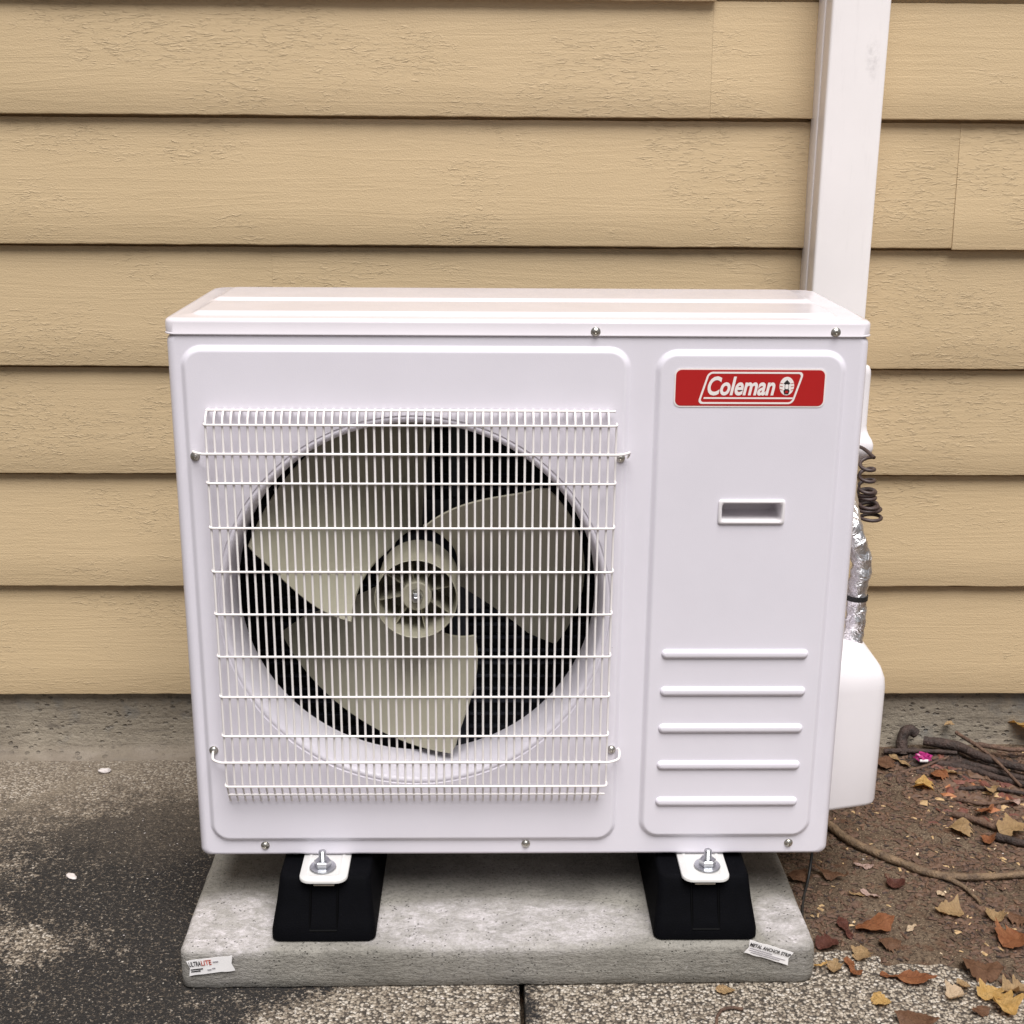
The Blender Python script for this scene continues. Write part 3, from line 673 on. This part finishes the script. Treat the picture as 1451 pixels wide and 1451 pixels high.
# ================================================================== pipes and cables between cover and unit
bm = bmesh.new(); pts = spline([(.578, .60, .70), (.572, .54, .655), (.556, .38, .675), (.529, .25, .645), (.529, .205, .610), (.545, .200, .560), (.541, .200, .515), (.543, .200, .470), (.540, .200, .420)], 7)
tube(bm, pts, [.0160 * (1 + .14 * noise.noise((i * .9, 0, 3)) + .06 * math.sin(i * 1.9)) for i in range(len(pts))], 16)
ip = obj('insulated_pipe', bm, 'foil', None, 70); ip.location.x = .006
ip = tag(ip, 'foil-wrapped refrigerant pipe dropping into the white valve cover', 'pipe')
for z, cx in ((.503, .5415),):
    bm = bmesh.new(); tube(bm, [(cx, .2, z + .004), (cx, .2, z - .004)], .0178, 16); obj('tape_band', bm, 'cable_black', ip)
bm = bmesh.new(); pts = []
for i in range(361):
    s = i / 360
    if s < .45: t_ = s / .45; z = .680 - .062 * t_; r = .0115 + .002 * t_; ph = 2 * PI * 3.1 * t_; cx, cy = .5975 + .003 * t_, .40
    else: t_ = (s - .45) / .55; z = .618 - .040 * t_ + .006 * math.sin(t_ * 11); r = .0140 + .0060 * t_ + .0015 * math.sin(t_ * 17); ph = 2 * PI * (3.1 + 7.4 * t_); cx, cy = .6005 + .008 * t_, .40 + .006 * math.sin(t_ * 12)
    pts.append((cx + r * math.cos(ph), cy + r * math.sin(ph), z + .003 * math.sin(ph + .6)))
pts += [tuple(v) for v in spline([pts[-1], (.592, .385, .563), (.570, .33, .545), (.545, .25, .50), (.535, .225, .43)], 6)[1:]]
pts = [tuple(v) for v in spline([(.585, .575, .66), (.590, .52, .675), (.597, .44, .690), pts[0]], 6)[:-1]] + pts
tube(bm, pts, .0032, 8); cc = obj('coiled_cable', bm, 'cable_brown', None, 60); cc.location.x = .008
tag(cc, 'dark brown control cable coiled in loose loops behind the unit', 'cable')
bm = bmesh.new(); tube(bm, spline([(.462, .16, .185), (.498, .175, .135), (.505, .185, .07), (.497, .165, .02), (.476, .112, .006), (.462, .06, .005)], 6), .0024, 6)
tag(obj('hanging_cable', bm, 'cable_black', None, 60), 'thin black cable hanging to the soil beside the pad', 'cable')

# ================================================================== DEBRIS
def leaf_mesh(kind, seed):
    rnd = random.Random(seed); bm = bmesh.new(); n = 18; rows = []
    for i in range(n + 1):
        s = i / n
        if kind == 'oval': wd = .34 * math.sin(PI * min(1, s * 1.02)) ** .75
        elif kind == 'lobed': wd = (.08 + .34 * math.sin(PI * s ** .8)) * (1 + .26 * math.sin(s * 15 + seed) + .12 * math.sin(s * 37 + seed)) * (1 if s < .97 else .3)
        elif kind == 'strip': wd = .13 * (math.sin(PI * s) ** .5 + .15) * (1 + .4 * math.sin(s * 9 + seed))
        else: wd = .42 * (math.sin(PI * s) ** .6) * (.75 + .5 * rnd.random())
        wd = max(wd, .012)
        r = []
        for j in range(5):
            u = (j - 2) / 2; r.append(bm.verts.new((s - .5, u * wd * (1 + .12 * rnd.uniform(-1, 1)) + .06 * math.sin(s * 3 + seed), 0)))
        rows.append(r)
    for a, b in zip(rows, rows[1:]):
        for k in range(4): bm.faces.new((a[k], b[k], b[k + 1], a[k + 1]))
    c1, c2, tw = rnd.uniform(-.1, .55), rnd.uniform(.25, 1.1) * rnd.choice((1, 1, 1, -.7)), rnd.uniform(-.8, .8)
    for v in bm.verts:
        x, y = v.co.x, v.co.y
        v.co.z = c1 * x * x * 1.2 + c2 * y * y * 1.3 + tw * x * y + .09 * noise.noise((x * 4, y * 4, seed)) + .035 * noise.noise((x * 11, y * 11, seed)) + .05 * abs(y)
    zs = sorted(v.co.z for v in bm.verts); z0 = zs[len(zs) // 12]
    for v in bm.verts: v.co.z -= z0
    r = bmesh.ops.solidify(bm, geom=bm.faces[:], thickness=.012)
    return bm
LEAVES = [  # x, y, length, shape, colour, turn, lift, label
 (.794, .491, .052, 'lobed', 'leaf_yellow', 70, 0, 'curled golden leaf just in front of the pink wrapper'),
 (.836, .525, .040, 'rag', 'leaf_orange', 20, .004, 'small orange-brown leaf touching the golden leaf by the wrapper'),
 (.812, .330, .050, 'rag', 'leaf_tan', 60, 0, 'tan leaf at the left end of the dark bark strip'),
 (.900, .313, .066, 'lobed', 'leaf_tan', 10, .012, 'large tan lobed leaf over the bark at the right edge'),
 (.573, .032, .080, 'oval', 'leaf_orange', 22, 0, 'biggest orange-brown leaf on the soil right of the pad'),
 (.641, .155, .036, 'rag', 'leaf_dark_red', 40, 0, 'dark red leaf scrap just in front of the long branch'),
 (.707, .125, .020, 'oval', 'leaf_cream', 130, 0, 'tiny cream leaf chip below the fork of the branch'),
 (.703, .072, .052, 'lobed', 'leaf_tan', 160, 0, 'flat tan leaf in the middle of the bare soil'),
 (.629, .031, .027, 'strip', 'leaf_cream', 35, 0, 'slim cream leaf sliver right of the biggest orange leaf'),
 (.535, -.034, .042, 'lobed', 'leaf_tan', 60, .002, 'tan-brown leaf below the biggest orange leaf'),
 (.512, -.066, .052, 'strip', 'leaf_orange', 100, 0, 'rusty narrow curled leaf just right of the pad corner'),
 (.523, .030, .052, 'strip', 'leaf_dark_red', 105, .002, 'dark red narrow leaf left of the biggest orange leaf'),
 (.588, -.089, .082, 'strip', 'leaf_orange', -8, 0, 'long orange-brown leaf lying where soil meets pale concrete'),
 (.702, -.073, .062, 'rag', 'leaf_brown', -20, 0, 'dull brown torn leaf above the yellow leaf cluster'),
 (.530, -.145, .030, 'rag', 'leaf_yellow', 110, 0, 'small yellow leaf alone on the pale concrete'),
 (.644, -.133, .036, 'rag', 'leaf_cream', 40, 0, 'cream leaf at the left end of the yellow leaf cluster'),
 (.663, -.112, .030, 'oval', 'leaf_tan', 120, .003, 'small tan oval leaf on top of the yellow leaf cluster'),
 (.696, -.130, .046, 'lobed', 'leaf_yellow', 30, .002, 'yellow lobed leaf in the middle of the leaf cluster'),
 (.706, -.159, .056, 'lobed', 'leaf_yellow', 100, .003, 'largest yellow leaf, lowest of the leaf cluster'),
 (.735, -.120, .046, 'lobed', 'leaf_tan', 10, .001, 'tan leaf at the right end of the yellow leaf cluster'),
 (.668, -.167, .036, 'oval', 'leaf_brown', 10, 0, 'brown oval leaf tucked under the yellow leaf cluster'),
 (.569, -.189, .070, 'oval', 'leaf_brown', 155, 0, 'large brown leaf on the concrete at the bottom edge'),
 (.589, .123, .034, 'strip', 'leaf_pink', -35, 0, 'pinkish narrow leaf in front of the branch'),
 (.568, .126, .028, 'strip', 'leaf_tan', 5, 0, 'short tan sliver left of the pinkish narrow leaf'),
 (.603, .212, .034, 'strip', 'leaf_pink', -10, 0, 'pinkish-tan sliver close under the long branch'),
 (.536, .183, .064, 'strip', 'leaf_brown', -25, .004, 'olive-brown leaf below the corner of the unit'),
 (.482, .177, .042, 'rag', 'leaf_brown', 50, .002, 'brown leaf wedged against the back of the pad'),
 (.483, -.064, .034, 'lobed', 'leaf_tan', 60, .002, 'tan lobed leaf at the front corner of the pad'),
 (.461, -.064, .026, 'strip', 'leaf_yellow', 20, .003, 'yellowish sliver touching the front corner of the pad'),
 (.486, -.012, .040, 'rag', 'leaf_dark_red', 15, .002, 'red-brown leaf lying along the side of the pad'),
 (.915, .463, .030, 'rag', 'leaf_tan', 75, .008, 'pale brown leaf between the stick pile and rusty curl'),
 (.944, .420, .026, 'oval', 'leaf_pink', 20, .006, 'small pinkish leaf near the right edge below the sticks'),
 (.873, .388, .056, 'strip', 'leaf_orange', 30, .008, 'rusty curled leaf between the two bark strips'),
 (1.046, .655, .080, 'lobed', 'leaf_yellow', 60, .035, 'large golden leaf resting high on the stick pile'),
 (.890, .640, .026, 'oval', 'leaf_tan', 0, .045, 'tiny tan leaf on the thick dark stick'),
 (.773, .575, .052, 'strip', 'leaf_tan', -50, .004, 'long tan leaf beside the white valve cover'),
 (.745, .570, .046, 'rag', 'leaf_brown', 70, .002, 'brown leaf half behind the white valve cover'),
 (.862, .531, .042, 'strip', 'leaf_tan', -40, .004, 'narrow tan leaf just below the stick pile'),
 (.847, .294, .030, 'rag', 'leaf_orange', 80, .002, 'small orange leaf under the bark strip'),
 (.771, .058, .034, 'rag', 'leaf_tan', 100, 0, 'greyish tan leaf on bare soil near the right edge'),
 (.780, -.005, .060, 'rag', 'leaf_orange', 30, 0, 'rusty brown leaf at the right edge above the cluster'),
 (.809, .048, .040, 'rag', 'leaf_brown', -20, 0, 'brown leaf cut by the right edge of the view'),
 (.581, -.013, .036, 'rag', 'leaf_brown', 10, 0, 'grey-brown leaf below the tip of the biggest orange leaf'),
 (.308, -.118, .034, 'oval', 'leaf_tan', 10, 0, 'small tan leaf on the concrete against the front of the pad'),
]
for k, (x, y, ln, kind, mat, rot, lift, lb) in enumerate(LEAVES):
    o = obj('fallen_leaf', leaf_mesh(kind, k + 3), mat, None, 60); ln *= .88 if kind in ('lobed', 'oval') else 1; o.scale = (ln, ln, ln * 1.15)
    o.location = (x, y, gz(x, y) + .0030 + lift); o.rotation_euler = (random.uniform(-.15, .15), random.uniform(-.15, .15), math.radians(rot))
    tag(o, lb, 'leaf', 'fallen leaves on the soil')
def stick(name, pts, r, mat, label, cat='stick', grp='sticks on the soil by the wall', extra=()):
    bm = bmesh.new()
    for P, rr_ in [(pts, r)] + list(extra):
        q = spline(P, 6); rs = [(rr_[0] + (rr_[1] - rr_[0]) * i / (len(q) - 1)) * (1 + .18 * noise.noise((i * .7, r[0] * 900, 1))) for i in range(len(q))]
        q = [v + Vector((.0015 * noise.noise((i * .5, 3, 1)), .0015 * noise.noise((i * .5, 9, 1)), .001 * noise.noise((i * .5, 5, 1)))) for i, v in enumerate(q)]
        tube(bm, q, rs, 9)
    return tag(obj(name, bm, mat, None, 60), label, cat, grp)
stick('fallen_branch', [(.545, .40, .018), (.573, .344, .014), (.599, .285, .013), (.642, .239, .012), (.70, .187, .012), (.736, .170, .013), (.801, .169, .013), (.90, .183, .012), (1.0, .21, .012)], (.0085, .0055), 'branch_tan', 'long tan-brown forked branch reaching from the unit to the right edge', 'branch', None, [([(.722, .176, .012), (.751, .144, .010), (.763, .097, .009)], (.005, .0028))])
stick('stick', [(.838, .632, .036), (.898, .606, .036), (.925, .572, .034), (.965, .543, .032), (1.05, .49, .03)], (.0105, .0075), 'bark_dark', 'thickest dark stick on top of the pile by the wall')
stick('stick', [(.752, .610, .024), (.824, .606, .026), (.895, .598, .026)], (.0055, .004), 'bark_dark', 'straight black stick left of the pile along the foundation')
stick('stick', [(.93, .606, .040), (.965, .596, .040), (1.005, .59, .036), (1.08, .597, .036)], (.006, .004), 'bark_brown', 'thin brown stick behind the thickest stick')
stick('stick', [(.90, .575, .016), (.966, .524, .018), (1.03, .478, .018)], (.007, .005), 'bark_dark', 'dark stick lying just below the thickest stick')
stick('stick', [(.842, .575, .016), (.90, .556, .014), (.96, .50, .016), (1.05, .455, .016)], (.008, .006), 'bark_dark', 'lowest dark stick of the pile by the wall')
stick('bark_strip', [(.815, .380, .013), (.849, .353, .014), (.885, .318, .012)], (.007, .005), 'bark_brown', 'red-brown bark strip right of the branch tip', 'bark')
stick('bark_strip', [(.865, .300, .012), (.899, .275, .014), (.96, .245, .012)], (.0075, .006), 'bark_dark', 'dark bark strip under the large tan leaf', 'bark')
stick('bark_strip', [(.842, .440, .010), (.886, .418, .012), (.965, .432, .012)], (.0045, .003), 'bark_brown', 'thin brown bark strip below the stick pile', 'bark')
stick('stick', [(.905, .640, .050), (.945, .560, .040), (.975, .470, .020)], (.0040, .0026), 'bark_brown', 'thin brown stick lying crosswise over the pile')
stick('stick', [(.765, .545, .010), (.812, .556, .016), (.872, .580, .026)], (.0036, .0024), 'bark_brown', 'thin brown stick sloping up towards the pile from the left')
stick('stick', [(.860, .480, .010), (.930, .470, .014), (1.03, .430, .012)], (.0042, .0030), 'bark_dark', 'thin dark stick on the leaf fragments below the pile')
stick('bark_curl', [(.790, .612, .018), (.792, .626, .045), (.806, .632, .060), (.820, .628, .052)], (.012, .010), 'bark_dark', 'dark curled piece of bark standing against the foundation', 'bark')
stick('twig', [(.326, -.160, .004), (.303, -.160, .005), (.288, -.174, .004), (.277, -.215, .004)], (.0026, .0022), 'bark_brown', 'brown hooked twig on the pale concrete in front', 'twig', None)
# wrapper, pebble, chips
bm = bmesh.new(); bmesh.ops.create_icosphere(bm, subdivisions=3, radius=1)
for v in bm.verts:
    k = 1 + .6 * noise.noise(v.co * 2.3) + .5 * noise.noise(v.co * 5); v.co = Vector((v.co.x * .014 * k, v.co.y * .009 * k, v.co.z * .009 * k))
o = obj('candy_wrapper', bm, 'wrapper_pink', None, 30); o.location = (.819, .570, .030); tag(o, 'crumpled pink wrapper among sticks by the wall', 'wrapper')
bm = bmesh.new(); box(bm, -.011, .006, -.0112, -.0085, -.005, .0, .001); o2 = obj('white_print', bm, 'paper', o)
def chip(name, x, y, s, flat_, label, seed):
    bm = bmesh.new(); bmesh.ops.create_icosphere(bm, subdivisions=3, radius=1)
    for v in bm.verts:
        k = 1 + .28 * noise.noise(v.co * 1.7 + Vector((seed, 0, 0))); v.co = Vector((v.co.x * s * k, v.co.y * s * .55 * k, (v.co.z + .8) * s * flat_ * k))
    o = obj(name, bm, 'white_stone', None, 80); o.location = (x, y, 0); o.rotation_euler.z = seed; return tag(o, label, 'pebble' if name == 'pebble' else 'scrap')
chip('pebble', -.791, .570, .0125, .42, 'white oval pebble on the paving near the foundation', .1)
chip('paper_scrap', -.744, .198, .0125, .18, 'small white torn scrap on the dark paving', 2.4)

# fine litter on the soil and grit on the paving: too small to count
def litter(name, mat, n, area, size, seed, dens=None):
    rnd = random.Random(seed); vs, fs = [], []
    for _ in range(n):
        x, y = rnd.uniform(*area[0]), rnd.uniform(*area[1])
        if dens and rnd.random() > dens(x, y): continue
        z = gz(x, y); s = size * rnd.uniform(.4, 1.5) ; a = rnd.uniform(0, 2 * PI); e = rnd.uniform(.2, .7); t = rnd.uniform(-.5, .5)
        i = len(vs); c, d = math.cos(a), math.sin(a)
        for u, v, h in ((-1, -e * .6, 0), (1, -e, t), (.8, e, .5 * abs(t)), (-.9, e * .8, .2), (0, 0, .55)):
            vs.append((x + s * (u * c - v * d), y + s * (u * d + v * c), z + .0006 + s * max(0, h) * .8))
        fs += [(i, i + 1, i + 4), (i + 1, i + 2, i + 4), (i + 2, i + 3, i + 4), (i + 3, i, i + 4)]
    me = bpy.data.meshes.new(name); me.from_pydata(vs, [], fs); return me
def d_soil(x, y):
    if x < .47 or soil_h(x, y) < .0005: return 0
    return .10 + 1.3 * max(0, noise.noise((x * 6, y * 6, 4)) + .5 * noise.noise((x * 19, y * 19, 6)) + .12) + (.6 if y > .35 and x > .75 else 0)
for nm, mt, n, sz, sd_, lb in (('leaf_litter', 'litter_brown', 15000, .0052, 1, 'brown crumbled leaf litter over the soil'), ('leaf_litter', 'leaf_tan', 1500, .0042, 2, 'tan leaf crumbs strewn over the soil'), ('leaf_litter', 'bark_brown', 9000, .0060, 3, 'dark bark crumbs over the soil'), ('leaf_litter', 'bark_dark', 8000, .0036, 5, 'fine black crumbs over the soil'), ('leaf_litter', 'leaf_cream', 200, .0034, 4, 'cream leaf crumbs strewn over the soil')):
    o = obj(nm, litter(nm, mt, n, ((.47, 1.5), (-.2, .62)), sz, sd_, d_soil), mt, None, smooth=False); tag(o, lb, 'litter', None, 'stuff')
def d_heap(x, y):
    d = abs(y - (.585 - .33 * max(0, x - .85))) / .07
    return max(0, 1 - d) * (1 if x > .80 else .35)
o = obj('twig_litter', litter('twig_litter', 'bark_dark', 3800, ((.72, 1.5), (.32, .63)), .0085, 12, d_heap), 'bark_dark', None, smooth=False); tag(o, 'dark bark and twig crumbs heaped under the sticks', 'litter', None, 'stuff')
def d_wall(x, y): return max(0, 1 - abs(y - .47) / .15) * max(0, min(1, (x - .76) / .12))
for mt, n, sz, sd_, lb in (('leaf_dark_red', 420, .0115, 21, 'rust leaf fragments matted below the stick pile'), ('litter_brown', 620, .0125, 22, 'brown leaf fragments matted below the stick pile'), ('leaf_orange', 110, .0100, 24, 'orange leaf fragments matted below the stick pile'), ('leaf_tan', 130, .0095, 23, 'tan leaf fragments matted below the stick pile')):
    o = obj('leaf_fragments', litter('leaf_fragments', mt, n, ((.74, 1.4), (.30, .62)), sz, sd_, d_wall), mt, None, smooth=False); tag(o, lb, 'litter', None, 'stuff')
def d_grit(x, y):
    if -.50 < x < .46 and -.11 < y < .45: return 0
    return .5 if x < .35 or y < -.12 else .2
o = obj('grit', litter('grit', 'white_stone', 700, ((-1.3, .9), (-.45, .60)), .0013, 9, d_grit), 'white_stone', None, smooth=False); tag(o, 'pale grit scattered over the paving', 'grit', None, 'stuff')
